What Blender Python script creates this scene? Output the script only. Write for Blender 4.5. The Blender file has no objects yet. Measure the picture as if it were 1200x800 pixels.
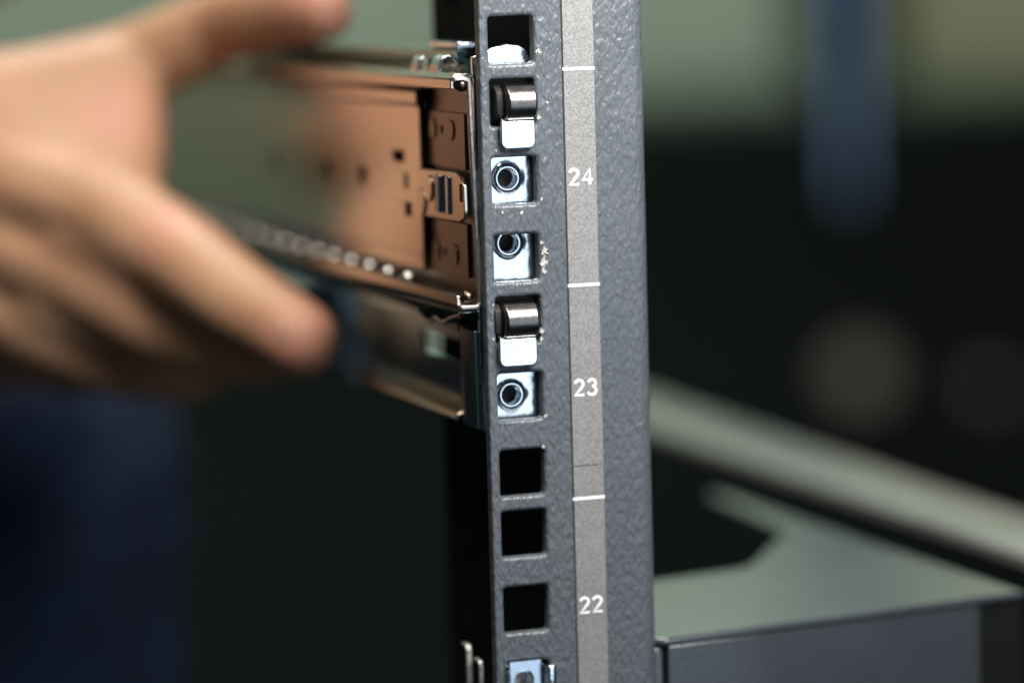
import bpy, bmesh, math, random
from mathutils import Vector, Matrix, noise as mnoise

random.seed(7)
S = 0.001                      # everything below is given in millimetres
scene = bpy.context.scene
COL = scene.collection

# ------------------------------------------------------------------ camera
cam_d = bpy.data.cameras.new("camera")
cam = bpy.data.objects.new("camera", cam_d)
COL.objects.link(cam)
cr = Vector((0.94751, -0.31857, -0.02713))
cu = Vector((0.06194, 0.09964, 0.99309))
cw = Vector((0.31367, 0.94265, -0.11414))
cam.matrix_world = Matrix(((cr.x, cu.x, -cw.x, -194.88 * S), (cr.y, cu.y, -cw.y, -601.67 * S),
                           (cr.z, cu.z, -cw.z, 62.12 * S), (0, 0, 0, 1)))
cam_d.sensor_width = 36
cam_d.lens = 109.4
cam_d.clip_start = 0.01
cam_d.clip_end = 60
cam_d.dof.use_dof = True
cam_d.dof.focus_distance = 0.634
cam_d.dof.aperture_fstop = 4.2
scene.camera = cam

# ------------------------------------------------------------------ world, exposure
world = bpy.data.worlds.new("World")
scene.world = world
world.use_nodes = True
bg = world.node_tree.nodes["Background"]
bg.inputs["Color"].default_value = (0.55, 0.75, 1.0, 1)
bg.inputs["Strength"].default_value = 0.012
scene.view_settings.view_transform = 'Standard'
scene.view_settings.look = 'None'
scene.view_settings.exposure = 0
scene.view_settings.gamma = 1
scene.cycles.use_denoising = True
scene.cycles.max_bounces = 8
scene.cycles.sample_clamp_indirect = 6


def area(name, loc, aim, w, h, power, col):
    d = bpy.data.lights.new(name, 'AREA')
    d.shape = 'RECTANGLE'
    d.size = w * S
    d.size_y = h * S
    d.energy = power
    d.color = col
    o = bpy.data.objects.new(name, d)
    COL.objects.link(o)
    o.location = Vector(loc) * S
    o.rotation_euler = (Vector(aim) - Vector(loc)).to_track_quat('-Z', 'Y').to_euler()
    return o


area("key_lamp", (60, -172, 192), (15, 0, 92), 150, 150, 2.1, (1.0, 0.975, 0.94))
area("ceiling_lamp", (-230, -190, 850), (-30, 160, 0), 500, 500, 6.8, (1.0, 0.9, 0.78))
area("blue_front_lamp", (170, -450, -45), (10, 0, 10), 330, 310, 0.56, (0.72, 0.86, 1.0))  # added soft bluish light, mirrored white-blue in the zinc parts
area("rear_fill_lamp", (60, 620, 900), (40, 0, -20), 350, 250, 7.0, (0.95, 1.0, 0.95))  # added behind and above to brighten hole ledges and plate top
area("back_wall_fill", (1500, 2700, 1650), (1500, 3300, 800), 2600, 200, 44, (0.86, 1.0, 0.84))  # unseen fill added to brighten the back wall and its reflections
area("side_wall_fill", (-900, 1500, 1500), (-1300, 2600, 200), 1200, 300, 14, (0.8, 1.0, 0.8))  # unseen greenish fill added for the wall that the rail reflects


# ------------------------------------------------------------------ materials
def mat(name):
    m = bpy.data.materials.new(name)
    m.use_nodes = True
    nt = m.node_tree
    return m, nt, nt.nodes["Principled BSDF"]


def N(nt, t, **kw):
    n = nt.nodes.new(t)
    for k, v in kw.items():
        setattr(n, k, v)
    return n


def simple(name, col, rough=0.5, metal=0.0, var=0.12, nscale=90.0, bump=0.0, bscale=600.0, bdist=0.0002,
           rvar=0.1, spec=0.5, stretch=None, coat=0.0):
    m, nt, b = mat(name)
    L = nt.links.new
    tc = N(nt, 'ShaderNodeTexCoord')
    vec = tc.outputs['Object']
    if stretch:
        mp = N(nt, 'ShaderNodeMapping')
        mp.inputs['Scale'].default_value = stretch
        L(vec, mp.inputs['Vector'])
        vec = mp.outputs['Vector']
    no = N(nt, 'ShaderNodeTexNoise')
    no.inputs['Scale'].default_value = nscale
    no.inputs['Detail'].default_value = 5
    L(vec, no.inputs['Vector'])
    r = N(nt, 'ShaderNodeValToRGB')
    r.color_ramp.elements[0].position = 0.3
    r.color_ramp.elements[1].position = 0.7
    r.color_ramp.elements[0].color = tuple(max(0, c * (1 - var)) for c in col) + (1,)
    r.color_ramp.elements[1].color = tuple(min(1, c * (1 + var)) for c in col) + (1,)
    L(no.outputs['Fac'], r.inputs['Fac'])
    L(r.outputs['Color'], b.inputs['Base Color'])
    mr = N(nt, 'ShaderNodeMapRange')
    mr.inputs['To Min'].default_value = max(0.02, rough - rvar)
    mr.inputs['To Max'].default_value = min(1, rough + rvar)
    L(no.outputs['Fac'], mr.inputs['Value'])
    L(mr.outputs['Result'], b.inputs['Roughness'])
    b.inputs['Metallic'].default_value = metal
    b.inputs['Specular IOR Level'].default_value = spec
    b.inputs['Coat Weight'].default_value = coat
    if bump:
        n2 = N(nt, 'ShaderNodeTexNoise')
        n2.inputs['Scale'].default_value = bscale
        n2.inputs['Detail'].default_value = 3
        L(vec, n2.inputs['Vector'])
        bp = N(nt, 'ShaderNodeBump')
        bp.inputs['Strength'].default_value = bump
        bp.inputs['Distance'].default_value = bdist
        L(n2.outputs['Fac'], bp.inputs['Height'])
        L(bp.outputs['Normal'], b.inputs['Normal'])
    return m


def paint_material(name, col, rough, strength):
    """powder-coat with an orange-peel relief"""
    m, nt, b = mat(name)
    L = nt.links.new
    tc = N(nt, 'ShaderNodeTexCoord')
    mp = N(nt, 'ShaderNodeMapping')
    mp.inputs['Rotation'].default_value = (0, math.radians(35), 0)
    mp.inputs['Scale'].default_value = (1.75, 1.0, 0.85)
    L(tc.outputs['Object'], mp.inputs['Vector'])
    n1 = N(nt, 'ShaderNodeTexNoise')
    n1.inputs['Scale'].default_value = 600
    n1.inputs['Detail'].default_value = 1.2
    n1.inputs['Distortion'].default_value = 0.35
    L(mp.outputs['Vector'], n1.inputs['Vector'])
    v = N(nt, 'ShaderNodeTexVoronoi', feature='SMOOTH_F1')
    v.inputs['Scale'].default_value = 700
    v.inputs['Smoothness'].default_value = 0.6
    L(mp.outputs['Vector'], v.inputs['Vector'])
    mx = N(nt, 'ShaderNodeMath', operation='MULTIPLY_ADD')
    mx.inputs[1].default_value = 0.18
    L(v.outputs['Distance'], mx.inputs[0])
    L(n1.outputs['Fac'], mx.inputs[2])
    bp = N(nt, 'ShaderNodeBump')
    bp.inputs['Strength'].default_value = strength
    bp.inputs['Distance'].default_value = 0.0006
    L(mx.outputs[0], bp.inputs['Height'])
    L(bp.outputs['Normal'], b.inputs['Normal'])
    n3 = N(nt, 'ShaderNodeTexNoise')
    n3.inputs['Scale'].default_value = 60
    n3.inputs['Detail'].default_value = 6
    L(tc.outputs['Object'], n3.inputs['Vector'])
    r = N(nt, 'ShaderNodeValToRGB')
    r.color_ramp.elements[0].color = tuple(c * 0.85 for c in col) + (1,)
    r.color_ramp.elements[1].color = tuple(c * 1.15 for c in col) + (1,)
    L(n3.outputs['Fac'], r.inputs['Fac'])
    # pale dust and rubbed specks
    n4 = N(nt, 'ShaderNodeTexNoise')
    n4.inputs['Scale'].default_value = 1100
    n4.inputs['Detail'].default_value = 3
    L(tc.outputs['Object'], n4.inputs['Vector'])
    r4 = N(nt, 'ShaderNodeValToRGB')
    r4.color_ramp.elements[0].position = 0.68
    r4.color_ramp.elements[1].position = 0.76
    L(n4.outputs['Fac'], r4.inputs['Fac'])
    mx4 = N(nt, 'ShaderNodeMix', data_type='RGBA')
    mx4.inputs['B'].default_value = (0.3, 0.3, 0.29, 1)
    L(r4.outputs['Color'], mx4.inputs['Factor'])
    L(r.outputs['Color'], mx4.inputs['A'])
    L(mx4.outputs['Result'], b.inputs['Base Color'])
    mr = N(nt, 'ShaderNodeMapRange')
    mr.inputs['From Min'].default_value = 0.3
    mr.inputs['From Max'].default_value = 0.7
    mr.inputs['To Min'].default_value = rough - 0.07
    mr.inputs['To Max'].default_value = rough + 0.09
    L(n3.outputs['Fac'], mr.inputs['Value'])
    L(mr.outputs['Result'], b.inputs['Roughness'])
    return m


M = {}
M['post'] = paint_material("post_paint", (0.074, 0.085, 0.098), 0.39, 0.7)
M['plate_paint'] = simple("plate_paint", (0.04, 0.048, 0.057), 0.24, 0, 0.08, 40, 0.25, 900, 0.0002, 0.05, spec=1.0)
M['beam_paint'] = simple("beam_paint", (0.2, 0.21, 0.2), 0.24, 0, 0.08, 40, 0.2, 900, spec=1.0)
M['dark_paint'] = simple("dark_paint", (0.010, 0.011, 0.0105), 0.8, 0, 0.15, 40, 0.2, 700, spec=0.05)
M['steel'] = simple("slide_steel", (0.6, 0.52, 0.43), 0.2, 1, 0.06, 60, 0.05, 300, 0.0001, 0.05, stretch=(1, 0.12, 1))
M['steel_dark'] = simple("oiled_steel", (0.42, 0.36, 0.31), 0.26, 1, 0.1, 70, 0.05, 300, 0.0001, 0.06, stretch=(1, 0.12, 1))
M['steel_reflect_brown'] = simple("brown_reflection_steel", (0.15, 0.108, 0.088), 0.3, 1, 0.1, 70, 0.05, 300, 0.0001, 0.06, stretch=(1, 0.12, 1))  # dark brown reflection of the shadowed hand put into the base colour
M['steel_reflect_teal'] = simple("teal_reflection_steel", (0.17, 0.35, 0.37), 0.22, 1, 0.1, 70, 0.05, 300, 0.0001, 0.06)  # green-blue reflection of the background put into the base colour
M['steel_edge'] = simple("sheared_steel", (0.4, 0.39, 0.38), 0.45, 1, 0.2, 500, 0.5, 1500, 0.0002, 0.1)
M['zinc'] = simple("blue_zinc", (0.8, 0.87, 0.96), 0.17, 1, 0.06, 150, 0.6, 130, 0.0008, 0.06)
M['zinc_rough'] = simple("passivated_zinc", (0.62, 0.7, 0.82), 0.24, 1, 0.1, 120, 0.1, 400, 0.0001, 0.06)
M['joggle'] = simple("dark_teal_steel", (0.07, 0.13, 0.13), 0.38, 1, 0.1, 80)
M['rim_reflect_blue'] = simple("blue_reflection_zinc", (0.2, 0.3, 0.5), 0.3, 1, 0.1, 120)  # blue reflection along the rim painted as its base colour
M['peg'] = simple("black_steel", (0.16, 0.15, 0.145), 0.3, 1, 0.12, 800, 0.25, 1800, 0.0001, 0.06)
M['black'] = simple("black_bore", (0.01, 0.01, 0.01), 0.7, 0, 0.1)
M['ball'] = simple("ball_steel", (0.8, 0.8, 0.8), 0.1, 1, 0.03)
M['strip'] = simple("number_strip_vinyl", (0.185, 0.184, 0.184), 0.62, 0, 0.38, 3000, 0.3, 2800, 0.00015, 0.1)
M['ink'] = simple("white_ink", (0.85, 0.86, 0.86), 0.5, 0, 0.03)
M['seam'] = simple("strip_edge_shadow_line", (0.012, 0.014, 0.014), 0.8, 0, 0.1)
M['chip'] = simple("bare_chip", (0.38, 0.36, 0.33), 0.55, 0, 0.35, 900, 0.5, 1500)
M['shirt'] = simple("grey_blue_cotton", (0.05, 0.075, 0.13), 0.9, 0, 0.15, 200, 0.3, 900)
M['denim'] = simple("navy_denim", (0.008, 0.023, 0.065), 0.9, 0, 0.35, 40, 0.3, 900)
M['nail'] = simple("nail", (0.62, 0.42, 0.35), 0.3, 0, 0.05)
M['wall'] = simple("pale_green_wall", (0.45, 0.5, 0.43), 0.8, 0, 0.06, 4)
M['floor'] = simple("dark_floor", (0.012, 0.015, 0.014), 0.6, 0, 0.2, 8)
M['cabinet'] = simple("dark_cabinet", (0.036, 0.048, 0.046), 0.75, 0, 0.1, 6, spec=0.1)
M['yellow'] = simple("straw_board", (0.42, 0.40, 0.27), 0.8, 0, 0.06, 4)
M['knob'] = simple("knob_metal", (0.7, 0.62, 0.58), 0.5, 0.0, 0.05)


def emitter(name, col, strength):
    m, nt, b = mat(name)
    b.inputs['Base Color'].default_value = (0.02, 0.03, 0.05, 1)
    b.inputs['Emission Color'].default_value = col + (1,)
    b.inputs['Emission Strength'].default_value = strength
    return m


M['blue_glow'] = emitter("blue_glow", (0.24, 0.38, 0.62), 0.62)


def skin_material():
    m, nt, b = mat("skin")
    L = nt.links.new
    tc = N(nt, 'ShaderNodeTexCoord')
    n = N(nt, 'ShaderNodeTexNoise')
    n.inputs['Scale'].default_value = 30
    n.inputs['Detail'].default_value = 6
    L(tc.outputs['Object'], n.inputs['Vector'])
    r = N(nt, 'ShaderNodeValToRGB')
    r.color_ramp.elements[0].position = 0.3
    r.color_ramp.elements[0].color = (0.47, 0.235, 0.135, 1)
    r.color_ramp.elements[1].position = 0.7
    r.color_ramp.elements[1].color = (0.63, 0.375, 0.23, 1)
    L(n.outputs['Fac'], r.inputs['Fac'])
    # redder finger tips and knuckles
    col = r.outputs['Color']
    geo = N(nt, 'ShaderNodeNewGeometry')
    for (x, y, z, rad) in ((2, 124, 58, 24), (-6, 110, -22, 20), (-30, 156, 0, 14), (-36, 190, 26, 20), (-8, 186, 54, 12)):
        d = N(nt, 'ShaderNodeVectorMath', operation='DISTANCE')
        d.inputs[1].default_value = (x * S, y * S, z * S)
        L(geo.outputs['Position'], d.inputs[0])
        mr = N(nt, 'ShaderNodeMapRange', interpolation_type='SMOOTHSTEP')
        mr.inputs['From Min'].default_value = rad * 0.35 * S
        mr.inputs['From Max'].default_value = rad * S
        mr.inputs['To Min'].default_value = 0.5
        mr.inputs['To Max'].default_value = 0.0
        L(d.outputs['Value'], mr.inputs['Value'])
        mx = N(nt, 'ShaderNodeMix', data_type='RGBA')
        mx.inputs['B'].default_value = (0.72, 0.32, 0.25, 1)
        L(mr.outputs['Result'], mx.inputs['Factor'])
        L(col, mx.inputs['A'])
        col = mx.outputs['Result']
    L(col, b.inputs['Base Color'])
    b.inputs['Roughness'].default_value = 0.5
    b.inputs['Subsurface Weight'].default_value = 0.25
    b.inputs['Subsurface Radius'].default_value = (1.0, 0.35, 0.2)
    b.inputs['Subsurface Scale'].default_value = 0.004
    v = N(nt, 'ShaderNodeTexVoronoi')
    v.inputs['Scale'].default_value = 900
    L(tc.outputs['Object'], v.inputs['Vector'])
    bp = N(nt, 'ShaderNodeBump')
    bp.inputs['Strength'].default_value = 0.25
    bp.inputs['Distance'].default_value = 0.0003
    L(v.outputs['Distance'], bp.inputs['Height'])
    L(bp.outputs['Normal'], b.inputs['Normal'])
    return m


M['skin'] = skin_material()

# ------------------------------------------------------------------ object helpers
ORIGIN = {}


def thing(name, label, cat, loc, group=None):
    o = bpy.data.objects.new(name, None)
    o.empty_display_size = 0.01
    COL.objects.link(o)
    o.location = Vector(loc) * S
    o['label'] = label
    o['category'] = cat
    if group:
        o['group'] = group
    ORIGIN[o] = Vector(loc)
    return o


def obj(name, bm, m, parent=None, loc=None, label=None, kind=None, smooth=True, bevel=0.0, segs=2, recalc=True):
    """bm holds world millimetres; the object's origin is loc (or its parent's)"""
    po = ORIGIN[parent] if parent else Vector((0, 0, 0))
    o0 = Vector(loc) if loc is not None else po
    bmesh.ops.remove_doubles(bm, verts=bm.verts, dist=1e-4)
    if recalc:
        bmesh.ops.recalc_face_normals(bm, faces=bm.faces)
    bmesh.ops.transform(bm, matrix=Matrix.Scale(S, 4) @ Matrix.Translation(-o0), verts=bm.verts)
    me = bpy.data.meshes.new(name)
    bm.to_mesh(me)
    bm.free()
    me.materials.append(m)
    o = bpy.data.objects.new(name, me)
    COL.objects.link(o)
    if parent:
        o.parent = parent
        o.location = (o0 - po) * S
    else:
        o.location = o0 * S
    ORIGIN[o] = o0
    if smooth:
        me.shade_smooth()
        me.set_sharp_from_angle(angle=math.radians(38))
    if bevel:
        b = o.modifiers.new("edge", 'BEVEL')
        b.width = bevel * S
        b.segments = segs
        b.limit_method = 'ANGLE'
        b.angle_limit = math.radians(40)
    if label:
        o['label'] = label
    if kind:
        o['kind'] = kind
    return o


def copy_part(src, parent, loc):
    c = src.copy()
    COL.objects.link(c)
    c.parent = parent
    c.location = (Vector(loc) - ORIGIN[parent]) * S
    ORIGIN[c] = Vector(loc)
    return c


AX = {'X': (lambda a, b, c: (c, a, b)),      # polygon (Y,Z) extruded along X
      'Y': (lambda a, b, c: (a, c, b)),      # polygon (X,Z) extruded along Y
      'Z': (lambda a, b, c: (a, b, c))}      # polygon (X,Y) extruded along Z


def prism(bm, pts, axis, a, b):
    f = AX[axis]
    v0 = [bm.verts.new(f(p[0], p[1], a)) for p in pts]
    v1 = [bm.verts.new(f(p[0], p[1], b)) for p in pts]
    bm.faces.new(v0)
    bm.faces.new(v1)
    n = len(pts)
    for i in range(n):
        bm.faces.new((v0[i], v0[(i + 1) % n], v1[(i + 1) % n], v1[i]))


def box(bm, x0, x1, y0, y1, z0, z1):
    prism(bm, [(x0, y0), (x1, y0), (x1, y1), (x0, y1)], 'Z', z0, z1)


def rrect(a0, a1, b0, b1, r, n=4):
    pts = []
    for cx, cy, s in ((a1 - r, b1 - r, 0), (a0 + r, b1 - r, 90), (a0 + r, b0 + r, 180), (a1 - r, b0 + r, 270)):
        for k in range(n + 1):
            t = math.radians(s + 90 * k / n)
            pts.append((cx + r * math.cos(t), cy + r * math.sin(t)))
    return pts


def circ(cx, cy, r, n=24):
    return [(cx + r * math.cos(2 * math.pi * k / n), cy + r * math.sin(2 * math.pi * k / n)) for k in range(n)]


def plate(bm, outer, holes, axis, a, b):
    """flat sheet from a to b along axis with through holes"""
    f = AX[axis]
    tmp = bmesh.new()
    es = []
    for loop in [outer] + holes:
        vs = [tmp.verts.new(f(p[0], p[1], a)) for p in loop]
        for i in range(len(vs)):
            es.append(tmp.edges.new((vs[i], vs[(i + 1) % len(vs)])))
    bmesh.ops.triangle_fill(tmp, edges=es, use_beauty=True)
    ext = bmesh.ops.extrude_face_region(tmp, geom=list(tmp.faces))
    d = Vector(f(0, 0, b)) - Vector(f(0, 0, a))
    bmesh.ops.translate(tmp, verts=[g for g in ext['geom'] if isinstance(g, bmesh.types.BMVert)], vec=d)
    bmesh.ops.recalc_face_normals(tmp, faces=tmp.faces)
    me = bpy.data.meshes.new("tmp")
    tmp.to_mesh(me)
    tmp.free()
    bm.from_mesh(me)
    bpy.data.meshes.remove(me)


def ribbon(pts, t):
    """closed outline of a bent sheet of thickness t following the open polyline pts"""
    P = [Vector(p) for p in pts]
    out = []
    for i, p in enumerate(P):
        d0 = (P[i] - P[i - 1]).normalized() if i else None
        d1 = (P[i + 1] - P[i]).normalized() if i < len(P) - 1 else None
        if d0 is None:
            n = Vector((-d1.y, d1.x)); k = 1
        elif d1 is None:
            n = Vector((-d0.y, d0.x)); k = 1
        else:
            n = (Vector((-d0.y, d0.x)) + Vector((-d1.y, d1.x)))
            n.normalize()
            k = 1 / max(0.35, n.dot(Vector((-d0.y, d0.x))))
        out.append(p + n * t * k)
    return [tuple(p) for p in P] + [tuple(p) for p in reversed(out)]


def bent(bm, pts, t, axis, a, b):
    """bent sheet as quads (safe for non-convex outlines)"""
    f = AX[axis]
    n = len(pts)
    o = ribbon(pts, t)
    inner = o[:n]
    outer = list(reversed(o[n:]))
    vs = []
    for i in range(n):
        vs.append([bm.verts.new(f(q[0], q[1], c)) for c in (a, b) for q in (inner[i], outer[i])])  # a-in a-out b-in b-out
    for i in range(n - 1):
        p, q = vs[i], vs[i + 1]
        bm.faces.new((p[0], q[0], q[2], p[2]))
        bm.faces.new((p[1], q[1], q[3], p[3]))
        bm.faces.new((p[0], q[0], q[1], p[1]))
        bm.faces.new((p[2], q[2], q[3], p[3]))
    for e in (vs[0], vs[-1]):
        bm.faces.new((e[0], e[1], e[3], e[2]))


def arc(cx, cy, r, a0, a1, n=8):
    return [(cx + r * math.cos(math.radians(a0 + (a1 - a0) * k / n)), cy + r * math.sin(math.radians(a0 + (a1 - a0) * k / n))) for k in range(n + 1)]


def disc(bm, c, r, depth, axis, n=24):
    """c = centre of the low face"""
    if axis == 'X':
        prism(bm, circ(c[1], c[2], r, n), 'X', c[0], c[0] + depth)
    elif axis == 'Y':
        prism(bm, circ(c[0], c[2], r, n), 'Y', c[1], c[1] + depth)
    else:
        prism(bm, circ(c[0], c[1], r, n), 'Z', c[2], c[2] + depth)


# ------------------------------------------------------------------ the room
bm = bmesh.new(); box(bm, -6000, 6000, -4000, 7000, -960, -900)
obj('floor', bm, M['floor'], kind='structure')
bm = bmesh.new(); box(bm, -3200, 5200, 3300, 3400, -900, 2400)
obj('back_wall', bm, M['wall'], kind='structure')
bm = bmesh.new(); box(bm, -3300, -3200, -1500, 3400, -900, 2400)
obj('side_wall', bm, M['wall'], kind='structure')

# dark equipment cabinets standing along the far wall
def far_cabinet(x0, x1, y0, ztop, label, knobs):
    t = thing('equipment_cabinet', label, 'cabinet', ((x0 + x1) / 2, y0 + 250, -900), 'dark cabinets along the far wall')
    bm = bmesh.new(); box(bm, x0, x1, y0, y0 + 500, -900, ztop)
    obj('body', bm, M['cabinet'], t, bevel=4)
    bm = bmesh.new(); box(bm, x0 + 20, x1 - 20, y0 - 14, y0 - 0.5, -880, ztop - 25)
    d = obj('door', bm, M['cabinet'], t, bevel=3)
    for kx, kz, kr in knobs:
        bm = bmesh.new(); disc(bm, (kx, y0 - 34, kz), kr, 19.5, 'Y')
        obj('knob', bm, M['knob'], d, bevel=3)
    return t

far_cabinet(-260, 720, 2030, -70, 'dark low cabinet far behind the slide rail and the hand', [])
far_cabinet(724, 1500, 1930, -52, 'dark low cabinet far behind on the open side, with round metal knobs', [(966, -292, 25), (1094, -312, 12)])


t = thing('rack_upright', 'dark square upright rising behind the cabinet between the two pale surfaces', 'upright', (1220, 2480, -900))
bm = bmesh.new(); box(bm, 1165, 1272, 2450, 2510, -900, 1100)
obj('column', bm, M['cabinet'], t, bevel=3)

t = thing('blue_glow_strip', 'narrow blue-lit line, made as a glowing strip standing up from the dark cabinet front', 'light strip', (945, 1885, -150))
bm = bmesh.new(); prism(bm, [(943, -130), (948, -130), (954, 160), (956, 700), (936, 700), (938, 160)], 'Y', 1876, 1882)  # blue-lit line given its own glow, tapered so it fades downward
obj('glow_face', bm, M['blue_glow'], t, bevel=1)
bm = bmesh.new(); box(bm, 934, 958, 1882.5, 1892, -150, 702)
obj('channel', bm, M['cabinet'], t)

t = thing('straw_board', 'straw coloured board behind the dark cabinet right of the glowing blue strip', 'board', (2300, 3200, -900))
bm = bmesh.new(); box(bm, 1640, 3200, 3190, 3210, -860, 1000)
obj('panel', bm, M['yellow'], t, bevel=3)
bm = bmesh.new(); box(bm, 1740, 1780, 3120, 3280, -900, -861)
obj('foot', bm, M['cabinet'], t)
bm = bmesh.new(); box(bm, 3060, 3100, 3120, 3280, -900, -861)
obj('foot', bm, M['cabinet'], t)

# ------------------------------------------------------------------ the rack post
HOLES = [139.7 - 0.05, 127.0, 111.1, 95.25, 82.6, 66.7, 50.8, 38.1, 22.2, 6.35, -6.35, -22.2, -38.1, -50.8, -66.7, -82.5, -95.2, -111.1]
HX0, HX1, HH = 2.1, 11.7, 4.8
post = thing('rack_post', 'dark grey textured rack post with square holes and a numbered strip', 'rack post', (18, 20, -900))


def post_body():
    bm = bmesh.new()
    cx, ch, R = (HX0 + HX1) / 2, HH + 1.1, 0.8     # cell half size, roll-over radius

    def quad(x0, x1, z0, z1, y, flip=False):
        bm.faces.new([bm.verts.new((x, y, z)) for x, z in ((x0, z0), (x1, z0), (x1, z1), (x0, z1))])
    xa, xb = cx - ch, cx + ch
    zlo, zhi = -900, 700
    hs = sorted(HOLES)
    for y in (0, 2.5):
        quad(0.5 if y == 0 else 0, xa, zlo, zhi, y)
        quad(xb, 32, zlo, zhi, y)
        edges = [zlo] + [e for h in hs for e in (h - ch, h + ch)] + [zhi]
        for a, b in zip(edges[0::2], edges[1::2]):
            if b - a > 0.01:
                quad(xa, xb, a, b, y)
    for h in hs:
        def loop(grow, y, r):
            return [bm.verts.new((p[0], y, p[1])) for p in rrect(HX0 - grow, HX1 + grow, h - HH - grow, h + HH + grow, r, 4)]
        rings = []
        cell = []
        for sx, sz in ((1, 1), (-1, 1), (-1, -1), (1, -1)):
            cell.append((cx + sx * ch, h + sz * ch))
        for y0, outer in ((0, True),):
            for a in (0, 22, 45, 67, 90):
                t = math.radians(a)
                rings.append(loop(R * (1 - math.sin(t)), R * (1 - math.cos(t)), 0.75 + R * (1 - math.sin(t)) * 0.9))
            rings.append(loop(0, 2.5, 0.75))
        for A, B in zip(rings, rings[1:]):
            n = len(A)
            for k in range(n):
                bm.faces.new((A[k], A[(k + 1) % n], B[(k + 1) % n], B[k]))
        for ring, y in ((rings[0], 0), (rings[-1], 2.5)):
            cv = [bm.verts.new((p[0], y, p[1])) for p in cell]
            for c in range(4):
                seg = ring[c * 5:c * 5 + 5]
                for k in range(4):
                    bm.faces.new((cv[c], seg[k], seg[k + 1]))
                nx = ring[((c + 1) % 4) * 5]
                bm.faces.new((cv[c], seg[-1], nx, cv[(c + 1) % 4]))
    bmesh.ops.remove_doubles(bm, verts=bm.verts, dist=1e-4)
    bmesh.ops.recalc_face_normals(bm, faces=bm.faces)
    for f in bm.faces:
        c = f.calc_center_median()
        h = min(hs, key=lambda q: abs(q - c.z))
        if c.y > 2.45:
            want = Vector((0, 1, 0))
        elif abs(c.x - cx) < 5.8 and abs(c.z - h) < 5.8 and f.calc_area() < 60 and (abs(f.normal.y) < 0.99):
            want = Vector((cx - c.x, -2.0, h - c.z))
        else:
            want = Vector((0, -1, 0))
        if f.normal.dot(want) < 0:
            f.normal_flip()
    # rounded left edge of the sheet
    pts = [(0.5 - 0.5 * math.sin(math.radians(a)), 0.5 - 0.5 * math.cos(math.radians(a))) for a in range(0, 91, 15)] + [(0, 2.5)]
    for p, q in zip(pts, pts[1:]):
        bm.faces.new([bm.verts.new(v) for v in ((p[0], p[1], zlo), (q[0], q[1], zlo), (q[0], q[1], zhi), (p[0], p[1], zhi))])
    # rounded right-hand bend and the return
    pts = [(32, 0), (33, 0)] + [(33 + 3.2 * math.sin(math.radians(a)), 3.2 - 3.2 * math.cos(math.radians(a))) for a in range(9, 91, 9)] + [(36.2, 46)]
    b2 = bmesh.new()
    bent(b2, pts, 2.5, 'Z', zlo, zhi)
    bmesh.ops.recalc_face_normals(b2, faces=b2.faces)
    me = bpy.data.meshes.new('tmp'); b2.to_mesh(me); b2.free(); bm.from_mesh(me); bpy.data.meshes.remove(me)
    return bm


pb = obj('body', post_body(), M['post'], post, recalc=False)
for p in pb.data.polygons:
    if abs(p.normal.y) > 0.9995:
        p.use_smooth = False
bm = bmesh.new(); box(bm, 13.2, 15.2, 3.4, 75, -900, 700)
fl = obj('inner_flange', bm, M['dark_paint'], post, bevel=0.4)
for z in (-63.1, -81.3, -26, 30, 60):
    bm = bmesh.new()
    disc(bm, (12.0, 58.6, z), 1.9, 1.2, 'X', 16)
    obj('rivet', bm, M['dark_paint'], fl, bevel=0.5, segs=3)

# the printed strip
bm = bmesh.new(); box(bm, 17.98, 24.57, -0.14, -0.005, -37.45, 300)
strip = obj('number_strip', bm, M['strip'], post, loc=(21, 0, 0), smooth=False)
bm = bmesh.new(); box(bm, 17.98, 24.57, -0.13, -0.005, -300, -37.72)
obj('number_strip', bm, M['strip'], post, loc=(21, 0, -60), smooth=False)
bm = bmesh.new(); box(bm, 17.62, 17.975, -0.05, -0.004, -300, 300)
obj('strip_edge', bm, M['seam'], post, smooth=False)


def tick(z):
    bm = bmesh.new(); box(bm, 17.7, 24.7, -0.24, -0.1, z - 0.3, z + 0.3)
    return obj('tick_mark', bm, M['ink'], strip, loc=(21, 0, z), bevel=0.05)


tk = tick(0)
for z in (44.45, -44.45, 88.9, -88.9):
    copy_part(tk, strip, (21, 0, z))

DIG = {
    '2': [arc(0.27, 0.73, 0.25, 165, -25, 10) + [(0.40, 0.48), (0.02, 0.02), (0.56, 0.02)]],
    '3': [arc(0.26, 0.755, 0.225, 160, -80, 10), arc(0.25, 0.275, 0.265, 82, -160, 12)],
    '4': [[(0.44, 0.0), (0.44, 0.98), (0.0, 0.29), (0.6, 0.29)]],
}


def numeral(text, x0, zb, h=3.75, w=2.85):
    cd = bpy.data.curves.new('numeral', 'CURVE')
    cd.dimensions = '3D'
    cd.bevel_depth = 0.29
    cd.bevel_resolution = 2
    cd.use_fill_caps = True
    for k, ch in enumerate(text):
        for line in DIG[ch]:
            sp = cd.splines.new('POLY')
            sp.points.add(len(line) - 1)
            for p, (a, b) in zip(sp.points, line):
                p.co = (x0 + k * w + 0.3 + a * h * 0.98, 0, zb + 0.28 + b * (h - 0.5), 1)
    tmp = bpy.data.objects.new('tmp', cd)
    COL.objects.link(tmp)
    dg = bpy.context.evaluated_depsgraph_get()
    me = bpy.data.meshes.new_from_object(tmp.evaluated_get(dg))
    bm = bmesh.new(); bm.from_mesh(me)
    for v in bm.verts:
        v.co.y = -0.15 + v.co.y * 0.28
    bpy.data.objects.remove(tmp); bpy.data.meshes.remove(me); bpy.data.curves.remove(cd)
    return obj('numeral', bm, M['ink'], strip, loc=(21, 0, zb), label='number ' + text)


numeral('24', 18.35, 20.4)
numeral('23', 18.35, -23.2)
numeral('22', 18.35, -68.9)


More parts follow.
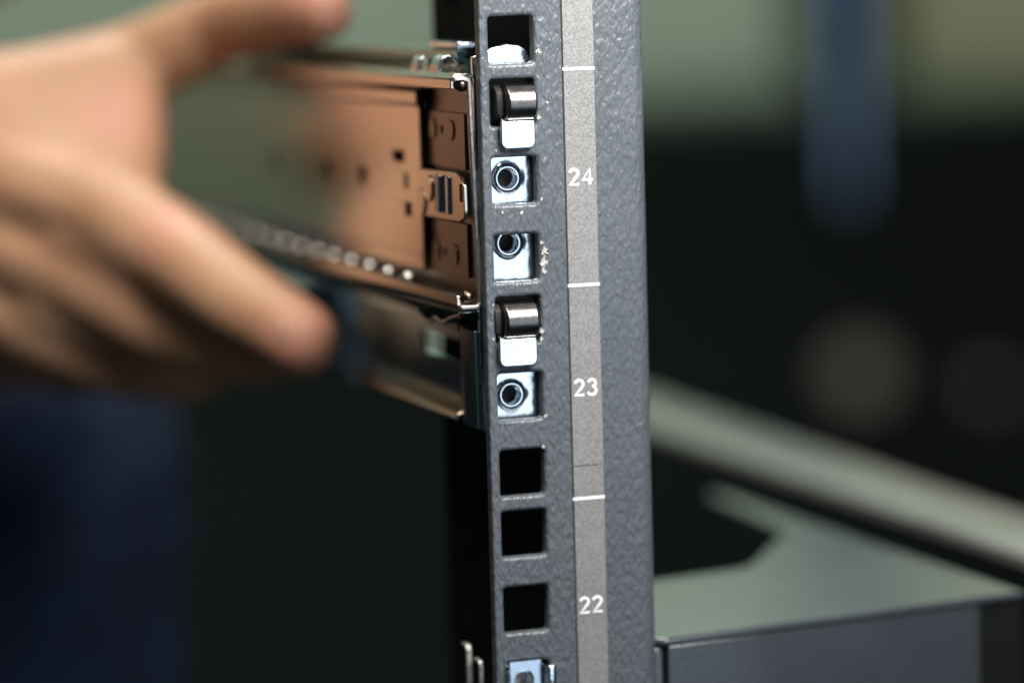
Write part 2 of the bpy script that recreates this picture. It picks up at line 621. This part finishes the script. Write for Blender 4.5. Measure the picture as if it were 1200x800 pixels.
def chip(x, z, r, seed):
    rnd = random.Random(seed)
    bm = bmesh.new()
    pts = [(x + 1.25 * r * rnd.uniform(0.25, 1.25) * math.cos(2 * math.pi * k / 19), z + 1.4 * r * rnd.uniform(0.25, 1.25) * math.sin(2 * math.pi * k / 19)) for k in range(19)]
    prism(bm, pts, 'Y', -0.07, 0.02)
    obj('paint_chip', bm, M['chip'], post, loc=(x, 0, z), bevel=0.03)


for k, (x, z, r) in enumerate([(12.7, 48.2, 0.5), (12.5, 47.9, 0.3), (14.3, 37.9, 0.3), (13.0, 7.3, 0.75), (12.8, 5.3, 0.85), (12.6, 3.5, 0.55),
                               (12.3, 9.2, 0.4), (11.95, -9.0, 0.5), (11.7, -10.6, 0.4), (12.6, 18.2, 0.3), (8.2, 15.6, 0.35), (4.0, 15.9, 0.25), (12.2, -26.5, 0.35), (3.0, 28.4, 0.25), (11.5, -33.0, 0.3), (1.5, -3.0, 0.22), (12.4, 34.8, 0.4), (1.4, -10.0, 0.3)]):
    chip(x, z, r, 40 + k)

# ------------------------------------------------------------------ the slide rail
rail = thing('slide_rail', 'steel telescopic slide rail hooked into the post from behind, gripped by the hand', 'slide rail', (0, 120, -30))

# mounting bracket: sheet profile behind the channel, with a lower web that ends in a curve
bm = bmesh.new()
bent(bm, [(4.6, 48.6), (2.2, 48.6), (2.2, 46.6), (4.4, 45.4), (4.4, -7.2), (0.6, -8.4), (0.6, -10.4), (4.4, -11.6)], 1.2, 'Y', 22, 420)
web = [(18.5, -11.0), (142, -11.0), (140, -13.5), (134.5, -18.5), (127, -23), (117, -26.6), (106, -28.6), (95, -29.2), (18.5, -29.2)]
plate(bm, web, [rrect(28, 61, -18.6, -13.7, 1.0)], 'X', 4.41, 5.6)
br = obj('mounting_bracket', bm, M['steel_reflect_teal'], rail, bevel=0.2)
bm = bmesh.new()
bent(bm, [(5.4, -26.4), (4.2, -27.2), (0.4, -28.4), (-0.6, -29.4)], -1.0, 'Y', 20, 102)
obj('bottom_flange', bm, M['steel'], br, bevel=0.3)
# rolled rim along the curved end
bm = bmesh.new()
rim = [(142, -11.0), (140, -13.5), (134.5, -18.5), (127, -23), (117, -26.6), (106, -28.6), (98, -29.4)]
bent(bm, rim, 1.1, 'X', -1.6, 4.4)
obj('rolled_rim', bm, M['rim_reflect_blue'], br, bevel=0.25)

# front flange behind the post face, with tapped bosses and hooks
bm = bmesh.new()
fo = [(-0.2, -29.5), (12.6, -29.5), (12.6, 46.2), (11.4, 48.6), (9.6, 49.6), (7.0, 49.9), (4.0, 49.2), (2.2, 48.2), (-0.2, 47.5)]
BOSS = [(6.4, 22.5), (6.3, 9.2), (6.0, -22.2)]
plate(bm, fo, [circ(x, z, 2.2) for x, z in BOSS], 'Y', 4.0, 5.4)
ff = obj('front_flange', bm, M['zinc'], rail, bevel=0.2)
bm = bmesh.new()
bent(bm, [(0.0, 5.5), (-0.1, 12.0), (1.2, 18.5), (4.3, 24.0)], 1.1, 'Z', -29.2, -8.8)
obj('joggle', bm, M['joggle'], br, bevel=0.2)
for x, z in BOSS:
    bm = bmesh.new()
    ro, ri, n = 2.55, 2.1, 32
    prof = [(ro + 1.5, 3.985), (ro + 1.0, 3.95), (ro + 0.5, 3.83), (ro + 0.15, 3.6), (ro, 3.35), (ro - 0.12, 3.25), (ri + 0.12, 3.25), (ri, 3.45), (ri, 4.4), (ri - 0.25, 4.6), (ri, 4.9), (ri - 0.25, 5.2), (ri, 5.5), (ri - 0.25, 5.9), (ri, 8.0)]
    rings = [[bm.verts.new((x + r * math.cos(2 * math.pi * k / n), y, z + r * math.sin(2 * math.pi * k / n))) for k in range(n)] for r, y in prof]
    for a, b in zip(rings, rings[1:]):
        for k in range(n):
            bm.faces.new((a[k], a[(k + 1) % n], b[(k + 1) % n], b[k]))
    bo = obj('threaded_boss', bm, M['zinc'], ff, loc=(x, 4, z))
    bm = bmesh.new(); disc(bm, (x, 8.0, z), 2.6, 0.6, 'Y')
    obj('bore_end', bm, M['black'], rail, loc=(x, 8, z))

# black pegs through the square holes and the bent tabs below them
for zc, x0, x1 in ((38.1, 4.9, 11.2), (-6.35, 3.3, 10.4)):
    bm = bmesh.new()
    cz = zc - 0.1
    prof = [(3.9, cz + 3.4), (0.6, cz + 3.75)] + arc(0.2, cz, 3.75, 90, 270, 16) + [(0.6, cz - 3.75), (3.9, cz - 3.4)]
    prism(bm, prof, 'X', x0, x1)
    pg = obj('hook_peg', bm, M['peg'], rail, loc=(9, 2, zc), bevel=0.5, segs=4)
    bm = bmesh.new()
    prof = [(3.9, cz + 3.7), (1.0, cz + 3.2), (-0.3, cz + 2.2), (-0.6, cz), (-0.3, cz - 2.2), (1.0, cz - 3.4), (3.9, cz - 3.9)]
    prism(bm, prof, 'X', x0 - 1.6, x0 - 0.05)
    obj('peg_shoulder', bm, M['black'], pg, bevel=0.3)
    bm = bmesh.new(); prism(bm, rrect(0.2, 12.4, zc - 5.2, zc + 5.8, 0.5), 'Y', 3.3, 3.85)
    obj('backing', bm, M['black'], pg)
    bm = bmesh.new()
    yz = [(3.2, zc - 3.35), (1.0, zc - 3.6), (-0.7, zc - 3.85), (-1.25, zc - 4.4)]
    a, b = x0 - 1.3, x1 - 0.15
    bent(bm, yz, -0.7, 'X', a + 0.4, b - 0.1)
    obj('hook_bend', bm, M['zinc'], pg, bevel=0.15)
    bm = bmesh.new()
    tab = [(b - 0.3, zc - 3.7), (b, zc - 4.2)] + arc(b - 1.5, zc - 7.9, 1.5, 0, -90, 5) + arc(a + 1.5, zc - 7.9, 1.5, 270, 180, 5) + [(a, zc - 4.2), (a + 0.3, zc - 3.7)]
    prism(bm, tab, 'Y', -1.75, -0.95)
    obj('hook_tab', bm, M['zinc'], rail, loc=(8, -1, zc - 7), bevel=0.25, segs=3)

# outer channel: C section seen from its front end
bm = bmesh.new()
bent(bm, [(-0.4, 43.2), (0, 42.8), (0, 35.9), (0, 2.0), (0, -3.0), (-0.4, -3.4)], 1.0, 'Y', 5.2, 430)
oc = obj('outer_channel', bm, M['steel_reflect_brown'], rail, bevel=0.15)
for lip in ([(-3.6, 41.0), (-3.6, 42.7), (-3.1, 43.2), (-0.5, 43.2)], [(-0.5, -3.4), (-3.1, -3.4), (-3.6, -2.9), (-3.6, -1.3)]):
    bm = bmesh.new()
    bent(bm, lip, 1.0, 'Y', 5.6, 430)
    obj('channel_lip', bm, M['steel'], oc, bevel=0.2)
# the bright cut edge at its front end
bm = bmesh.new()
bent(bm, [(-4.4, 42.6), (-2.6, 42.7), (-1.6, 42.4), (-1.3, 30), (-0.85, 12), (-0.3, -2.7), (-0.9, -3.2), (-4.3, -3.1)], 0.95, 'Y', 3.5, 5.1)
obj('front_edge', bm, M['steel_edge'], oc, bevel=0.25)
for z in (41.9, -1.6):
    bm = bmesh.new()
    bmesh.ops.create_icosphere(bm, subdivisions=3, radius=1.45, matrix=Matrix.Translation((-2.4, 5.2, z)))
    obj('stop_ball', bm, M['steel_reflect_brown'], rail, loc=(-2.4, 5.2, z))
# stiffening plates riveted to the web near the front
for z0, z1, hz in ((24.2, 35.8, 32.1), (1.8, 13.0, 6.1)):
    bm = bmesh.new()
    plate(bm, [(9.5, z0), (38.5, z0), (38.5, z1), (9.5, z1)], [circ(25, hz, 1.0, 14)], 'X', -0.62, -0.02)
    sp = obj('stiffening_plate', bm, M['steel_reflect_brown'], oc, loc=(0, 24, (z0 + z1) / 2), bevel=0.12)
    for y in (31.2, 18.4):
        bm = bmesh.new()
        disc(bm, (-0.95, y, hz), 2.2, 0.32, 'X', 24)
        obj('rivet', bm, M['steel_reflect_brown'], sp, bevel=0.12)
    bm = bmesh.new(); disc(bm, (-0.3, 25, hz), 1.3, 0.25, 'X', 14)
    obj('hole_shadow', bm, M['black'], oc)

# middle member nested in it
bm = bmesh.new()
hl = [rrect(48.5, 57.5, 24.0, 26.6, 0.3), rrect(44, 47, 12.6, 15.6, 0.3), rrect(79, 85, 17.7, 21.8, 0.3), rrect(110, 117, 17.8, 21.4, 0.3), rrect(160, 166, 17.6, 21.2, 0.3)]
plate(bm, [(36.5, 4.6), (400, 4.6), (400, 36.4), (36.5, 36.4)], hl, 'X', -2.1, -1.1)
bent(bm, [(-2.1, 36.4), (-2.8, 37.2), (-2.8, 39.6), (-1.6, 41.0)], -1.0, 'Y', 36.5, 400)
bent(bm, [(-2.1, 4.6), (-1.6, 3.6), (-1.6, 1.4), (-1.0, 0.9)], 0.9, 'Y', 38, 400)
mm = obj('middle_member', bm, M['steel'], rail, bevel=0.12)
bm = bmesh.new(); prism(bm, rrect(47.5, 56.4, 18.4, 22.0, 0.3), 'X', -2.6, -2.12)
obj('stop_tab', bm, M['steel'], mm, bevel=0.15)
bm = bmesh.new(); prism(bm, rrect(48.0, 58.5, 12.4, 15.7, 0.3), 'X', -2.5, -2.12)
obj('stop_tab', bm, M['steel'], mm, bevel=0.15)

# latch lever on the front of the middle member
bm = bmesh.new()
lev = [(39, 23.3), (10, 23.8), (7, 23.2), (4.6, 21.4), (4.4, 16.5), (5.0, 14.7), (8.0, 13.7), (39, 13.6)]
plate(bm, lev, [rrect(12.6, 24.6, 14.9, 22.8, 0.5)], 'X', -2.7, -1.9)
lv = obj('latch_lever', bm, M['steel'], rail, bevel=0.15)
bm = bmesh.new(); bent(bm, [(12.9, -1.2), (14.2, -3.2), (15.6, -3.2), (17.0, -1.0), (18.6, -0.9), (20.0, -3.3), (21.2, -3.6), (22.4, -3.2), (24.4, -1.0)], 0.5, 'Z', 15.0, 22.7)
for v in bm.verts:
    v.co.x, v.co.y = v.co.y, v.co.x
obj('spring_clip', bm, M['zinc_rough'], lv, bevel=0.1)
bm = bmesh.new(); prism(bm, rrect(5.4, 7.2, 17.9, 21.6, 0.4), 'X', -2.78, -2.71)
obj('pin_slot', bm, M['black'], lv)
for y, z, r in ((28.6, 19.6, 2.9), (34.2, 16.4, 2.9)):
    bm = bmesh.new(); disc(bm, (-3.15, y, z), r, 0.42, 'X', 28)
    obj('rivet', bm, M['steel'], lv, bevel=0.2)

# bearing balls along the bottom of the race
bm = bmesh.new()
bmesh.ops.create_icosphere(bm, subdivisions=3, radius=1.75, matrix=Matrix.Translation((-2.75, 46, -1.2)))
b0 = obj('bearing_ball', bm, M['ball'], rail, loc=(-2.75, 46, -1.2))
for k in range(1, 20):
    copy_part(b0, rail, (-2.75, 46 + 15.2 * k, -1.2))

# clips and springs on top and below
def arch(x, y, z, r, h, w, t):
    bm = bmesh.new()
    pts = [(x - r, z)] + [(x - r * math.cos(math.radians(a)), z + h * math.sin(math.radians(a)) ** 0.8) for a in range(15, 180, 15)] + [(x + r, z)]
    bent(bm, pts, -t, 'Y', y, y + w)
    return obj('spring_arch', bm, M['zinc'], rail, loc=(x, y, z), bevel=0.12)


arch(-0.4, 19, 44.0, 2.6, 3.7, 6, 0.8)
arch(-1.5, 33, 44.0, 1.7, 3.2, 5, 0.8)
bm = bmesh.new(); box(bm, 2.6, 7.5, 22.5, 43, 48.9, 50.2)
obj('top_pad', bm, M['zinc'], rail, bevel=0.3)
bm = bmesh.new()
bent(bm, [(38, -7.6), (34, -8.9), (28, -9.2), (24, -7.6), (19, -8.4), (14, -7.0), (7, -5.6), (6, -4.9)], -0.6, 'X', -3.8, 3.2)
obj('leaf_spring', bm, M['zinc'], rail, bevel=0.1)

# ------------------------------------------------------------------ cage nut in the lowest visible hole
nut = thing('cage_nut', 'zinc cage nut clipped into the square hole below number 22', 'cage nut', (7, 3, -82.5))
zc = -82.5
bm = bmesh.new()
plate(bm, rrect(3.6, 10.4, zc - 4.6, zc + 4.7, 0.4), [circ(6.6, zc + 0.4, 2.3, 24)], 'Y', 2.0, 2.8)
obj('cage_face', bm, M['zinc_rough'], nut, bevel=0.15)
bm = bmesh.new(); plate(bm, rrect(3.2, 11.0, zc - 4.2, zc + 4.2, 0.4), [circ(6.8, zc, 2.1, 24)], 'Y', 3.2, 8)
obj('square_nut', bm, M['zinc'], nut, bevel=0.2)
bm = bmesh.new(); disc(bm, (6.8, 7.2, zc), 2.4, 0.5, 'Y')
obj('bolt_end', bm, M['steel_edge'], nut, bevel=0.2)
for xs, w in ((1, 0), (-1, 0)):
    bm = bmesh.new()
    if xs > 0:
        pts = [(10.6, 2.6), (10.7, 0.2), (11.3, -0.75), (12.1, -0.9), (12.9, -0.5), (13.3, 0.0)]
    else:
        pts = [(3.3, 2.6), (3.2, 0.2), (2.8, -0.7), (2.2, -0.85), (1.7, -0.4), (1.6, 0.0)]
    bent(bm, pts, 0.6 * xs, 'Z', zc - 4.4, zc + 3.6)
    obj('ear', bm, M['zinc'], nut, bevel=0.2)
for x, y, r, h in ((-0.9, 8, 0.55, 3.6), (-1.9, 13, 0.7, 6.0)):
    bm = bmesh.new()
    bent(bm, [(y, zc - 6), (y, zc + h - 0.8), (y + 0.6, zc + h), (y + 3, zc + h)], 0.7, 'X', x - r, x + r)
    obj('rear_wing', bm, M['steel_edge'], nut, bevel=0.25, segs=3)

# ------------------------------------------------------------------ side plate and frame beam
sp = thing('corner_plate', 'dark painted sheet plate with a notched rear edge, fixed beside the post', 'plate', (80, 60, -80))
bm = bmesh.new()
z = -76.5
top = [(38.9, 3.1), (130.6, 15.2), (126, 90), (121.5, 171), (119.8, 174), (117.5, 172), (113.3, 113), (108, 103), (88, 73.5), (83, 69.5), (36.4, 60), (36.4, 5)]
prism(bm, top, 'Z', z - 1.8, z)
tp = obj('top_plate', bm, M['plate_paint'], sp, bevel=0.9, segs=4)
bm = bmesh.new()
d = Vector((91.7, 12.1)).normalized()
nrm = Vector((-d.y, d.x))
def al(s, o):
    p = Vector((38.9, 3.1)) + d * s + nrm * o
    return (p.x, p.y)
prism(bm, [al(0.9, 0.35), al(80, 0.35), al(80, 2.2), al(0.9, 2.2)], 'Z', -150, z - 1.82)
obj('front_skirt', bm, M['plate_paint'], sp, bevel=0.3)
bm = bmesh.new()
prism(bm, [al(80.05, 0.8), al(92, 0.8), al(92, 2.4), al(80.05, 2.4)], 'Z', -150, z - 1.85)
obj('skirt_dark_end', bm, M['dark_paint'], sp, bevel=0.3)  # added dark sheet, nearly flush, that blackens the skirt's right end
bm = bmesh.new()
box(bm, 36.6, 38.6, 4.5, 6.5, -150, z - 2.2)
obj('end_tab', bm, M['plate_paint'], sp, bevel=0.4)

bmn = thing('frame_beam', 'long pale-shining painted frame beam running back behind the corner plate', 'beam', (163, 350, -900))
bm = bmesh.new(); bent(bm, [(150, -79), (150, -76.5), (151.5, -75), (174, -75), (176, -76.5), (176, -82)], -2, 'Y', -160, 900)
obj('rail_body', bm, M['beam_paint'], bmn, bevel=0.3)
# ------------------------------------------------------------------ the person
person = thing('person', 'person in dark blue clothes reaching in, gripping the slide rail with one hand', 'person', (-400, 330, -900))


def blob(chains, voxel, smooth_n=6, sm=0.5):
    """one continuous surface round tapered chains of (x,y,z,r)"""
    bm = bmesh.new()
    for ch in chains:
        for (a, b) in zip(ch, ch[1:]):
            A, B = Vector(a[:3]), Vector(b[:3])
            n = max(2, int((B - A).length / (0.25 * min(a[3], b[3]))))
            for k in range(n + 1):
                t = k / n
                r = a[3] + (b[3] - a[3]) * t
                bmesh.ops.create_icosphere(bm, subdivisions=2, radius=r * S, matrix=Matrix.Translation(A.lerp(B, t) * S))
    me = bpy.data.meshes.new('tmp')
    bm.to_mesh(me); bm.free()
    o = bpy.data.objects.new('tmp', me)
    COL.objects.link(o)
    rm = o.modifiers.new('r', 'REMESH')
    rm.mode = 'VOXEL'; rm.voxel_size = voxel * S
    s = o.modifiers.new('s', 'SMOOTH'); s.factor = sm; s.iterations = smooth_n
    dg = bpy.context.evaluated_depsgraph_get()
    me2 = bpy.data.meshes.new_from_object(o.evaluated_get(dg))
    bpy.data.objects.remove(o); bpy.data.meshes.remove(me)
    out = bmesh.new(); out.from_mesh(me2); bpy.data.meshes.remove(me2)
    bmesh.ops.scale(out, vec=(1 / S,) * 3, verts=out.verts)
    return out


fingers = {
    'index': [(-64, 194, 17, 14), (-46, 181, 10, 13.5), (-29, 160, -3, 12.2), (-20, 134, -12.5, 11.0), (-9.5, 114, -21, 9.6)],
    'middle': [(-66, 198, 1, 13.5), (-52, 188, -6, 13), (-33, 172, -19, 11.5), (-19, 160, -27, 10), (-6, 152, -27, 8.6)],
    'ring': [(-70, 206, -13, 13), (-58, 200, -21, 12.5), (-38, 196, -32, 11), (-21, 194, -36, 9.6), (-8, 192, -31, 8.2)],
    'pinky': [(-74, 224, -24, 10), (-62, 226, -31, 9.5), (-44, 238, -38, 8.4), (-30, 243, -37, 7.6), (-19, 243, -31, 6.8)],
    'thumb': [(-100, 228, 22, 15), (-64, 210, 33, 15), (-30, 207, 42.5, 12.0), (-8, 186, 54, 10.4), (1, 138, 56.6, 8.6), (2, 126, 56.2, 7.3)],
}
wrist = (-135, 250, 8)
chains = list(fingers.values())
for k in ('index', 'middle', 'ring', 'pinky'):
    m0 = fingers[k][0]
    chains.append([(wrist[0], wrist[1], wrist[2] + (m0[2]) * 0.45, 15), m0])
chains.append([(-150, 254, 10, 17), (-100, 228, 22, 15)])
chains.append([(-130, 248, 10, 24), (-80, 254, 14, 22), (-52, 254, 20, 17), (-46, 252, 16, 14)])
chains.append([(-120, 250, 0, 22), (-76, 250, -8, 18), (-58, 244, -18, 13)])
for k in range(7):      # the web between thumb and index finger
    t = k / 6
    A = Vector((-66, 196, 16)).lerp(Vector((-72, 207, 34)), t)
    B = Vector((-40, 176, 10)).lerp(Vector((-34, 200, 42)), t)
    B.x += 3.5 - 12 * (t - 0.5) ** 2
    chains.append([(A.x, A.y, A.z, 14), (B.x, B.y, B.z, 10)])
for a, b in (('index', 'middle'), ('middle', 'ring'), ('ring', 'pinky')):
    for q, r in ((0, 12.5), (1, 12.5), (2, 9.5)):
        chains.append([fingers[a][q][:3] + (r,), fingers[b][q][:3] + (r - 0.5,)])
    chains.append([tuple((fingers[a][1][i] + fingers[b][1][i]) / 2 for i in range(3)) + (12.5,), tuple((fingers[a][2][i] + fingers[b][2][i]) / 2 for i in range(3)) + (9.5,)])
chains.append([(-150, 254, 16, 21), (-150, 254, 0, 21)])
chains.append([(-150, 262, 8, 23), (-134, 330, 6, 27), (-128, 410, 6, 32), (-160, 520, 20, 37), (-215, 620, 40, 40), (-400, 540, 190, 46), (-600, 400, 330, 52)])
# the other arm, reaching past behind
chains.append([(-600, 400, 330, 52), (-640, 720, 335, 60)])
chains.append([(-640, 720, 335, 58), (-440, 560, 90, 40), (-130, 376, 73, 22), (-64, 345, 73, 17), (-47, 337, 75, 15)])
for q in range(4):
    chains.append([(-62 + 4 * q, 343 + 3 * q, 78, 9), (-46 + 7 * q, 334 + 6 * q, 96, 8), (-40 + 8 * q, 326 + 6 * q, 112, 7)])
obj('body', blob(chains, 1.6, 12), M['skin'], person)
# nails
bm = bmesh.new()
bmesh.ops.create_icosphere(bm, subdivisions=3, radius=1, matrix=Matrix.LocRotScale(Vector((2, 131, 63.8)), Matrix.Rotation(math.radians(8), 3, 'X').to_quaternion(), Vector((4.8, 6.5, 1.6))))
obj('fingernail', bm, M['nail'], person)
bm = bmesh.new()
bmesh.ops.create_icosphere(bm, subdivisions=3, radius=1, matrix=Matrix.LocRotScale(Vector((-13.5, 112.5, -18.5)), Matrix.Rotation(math.radians(-20), 3, 'Z').to_quaternion(), Vector((1.5, 6, 4.8))))
obj('fingernail', bm, M['nail'], person)

shirt = [[(-380, 548, 172, 58), (-480, 490, 250, 66), (-610, 410, 350, 80)],
         [(-610, 410, 350, 80), (-640, 560, 330, 120), (-640, 560, 60, 130), (-630, 560, -180, 130)],
         [(-640, 560, 330, 110), (-640, 720, 340, 85)]]
obj('shirt', blob(shirt, 7, 4), M['shirt'], person)
tr = [[(-600, 520, -230, 110), (-330, 420, -160, 95), (-50, 372, -88, 66), (-50, 374, -150, 64), (-80, 382, -400, 60), (-125, 392, -860, 52)],
      [(-620, 640, -230, 110), (-640, 660, -480, 80), (-660, 680, -860, 52)]]
tb = blob(tr, 6, 4)
tb.normal_update()
for v in tb.verts:
    f = mnoise.noise(Vector((v.co.x * 0.035, v.co.y * 0.035, v.co.z * 0.006)))
    v.co += v.normal * 11 * f
obj('trousers', tb, M['denim'], person)
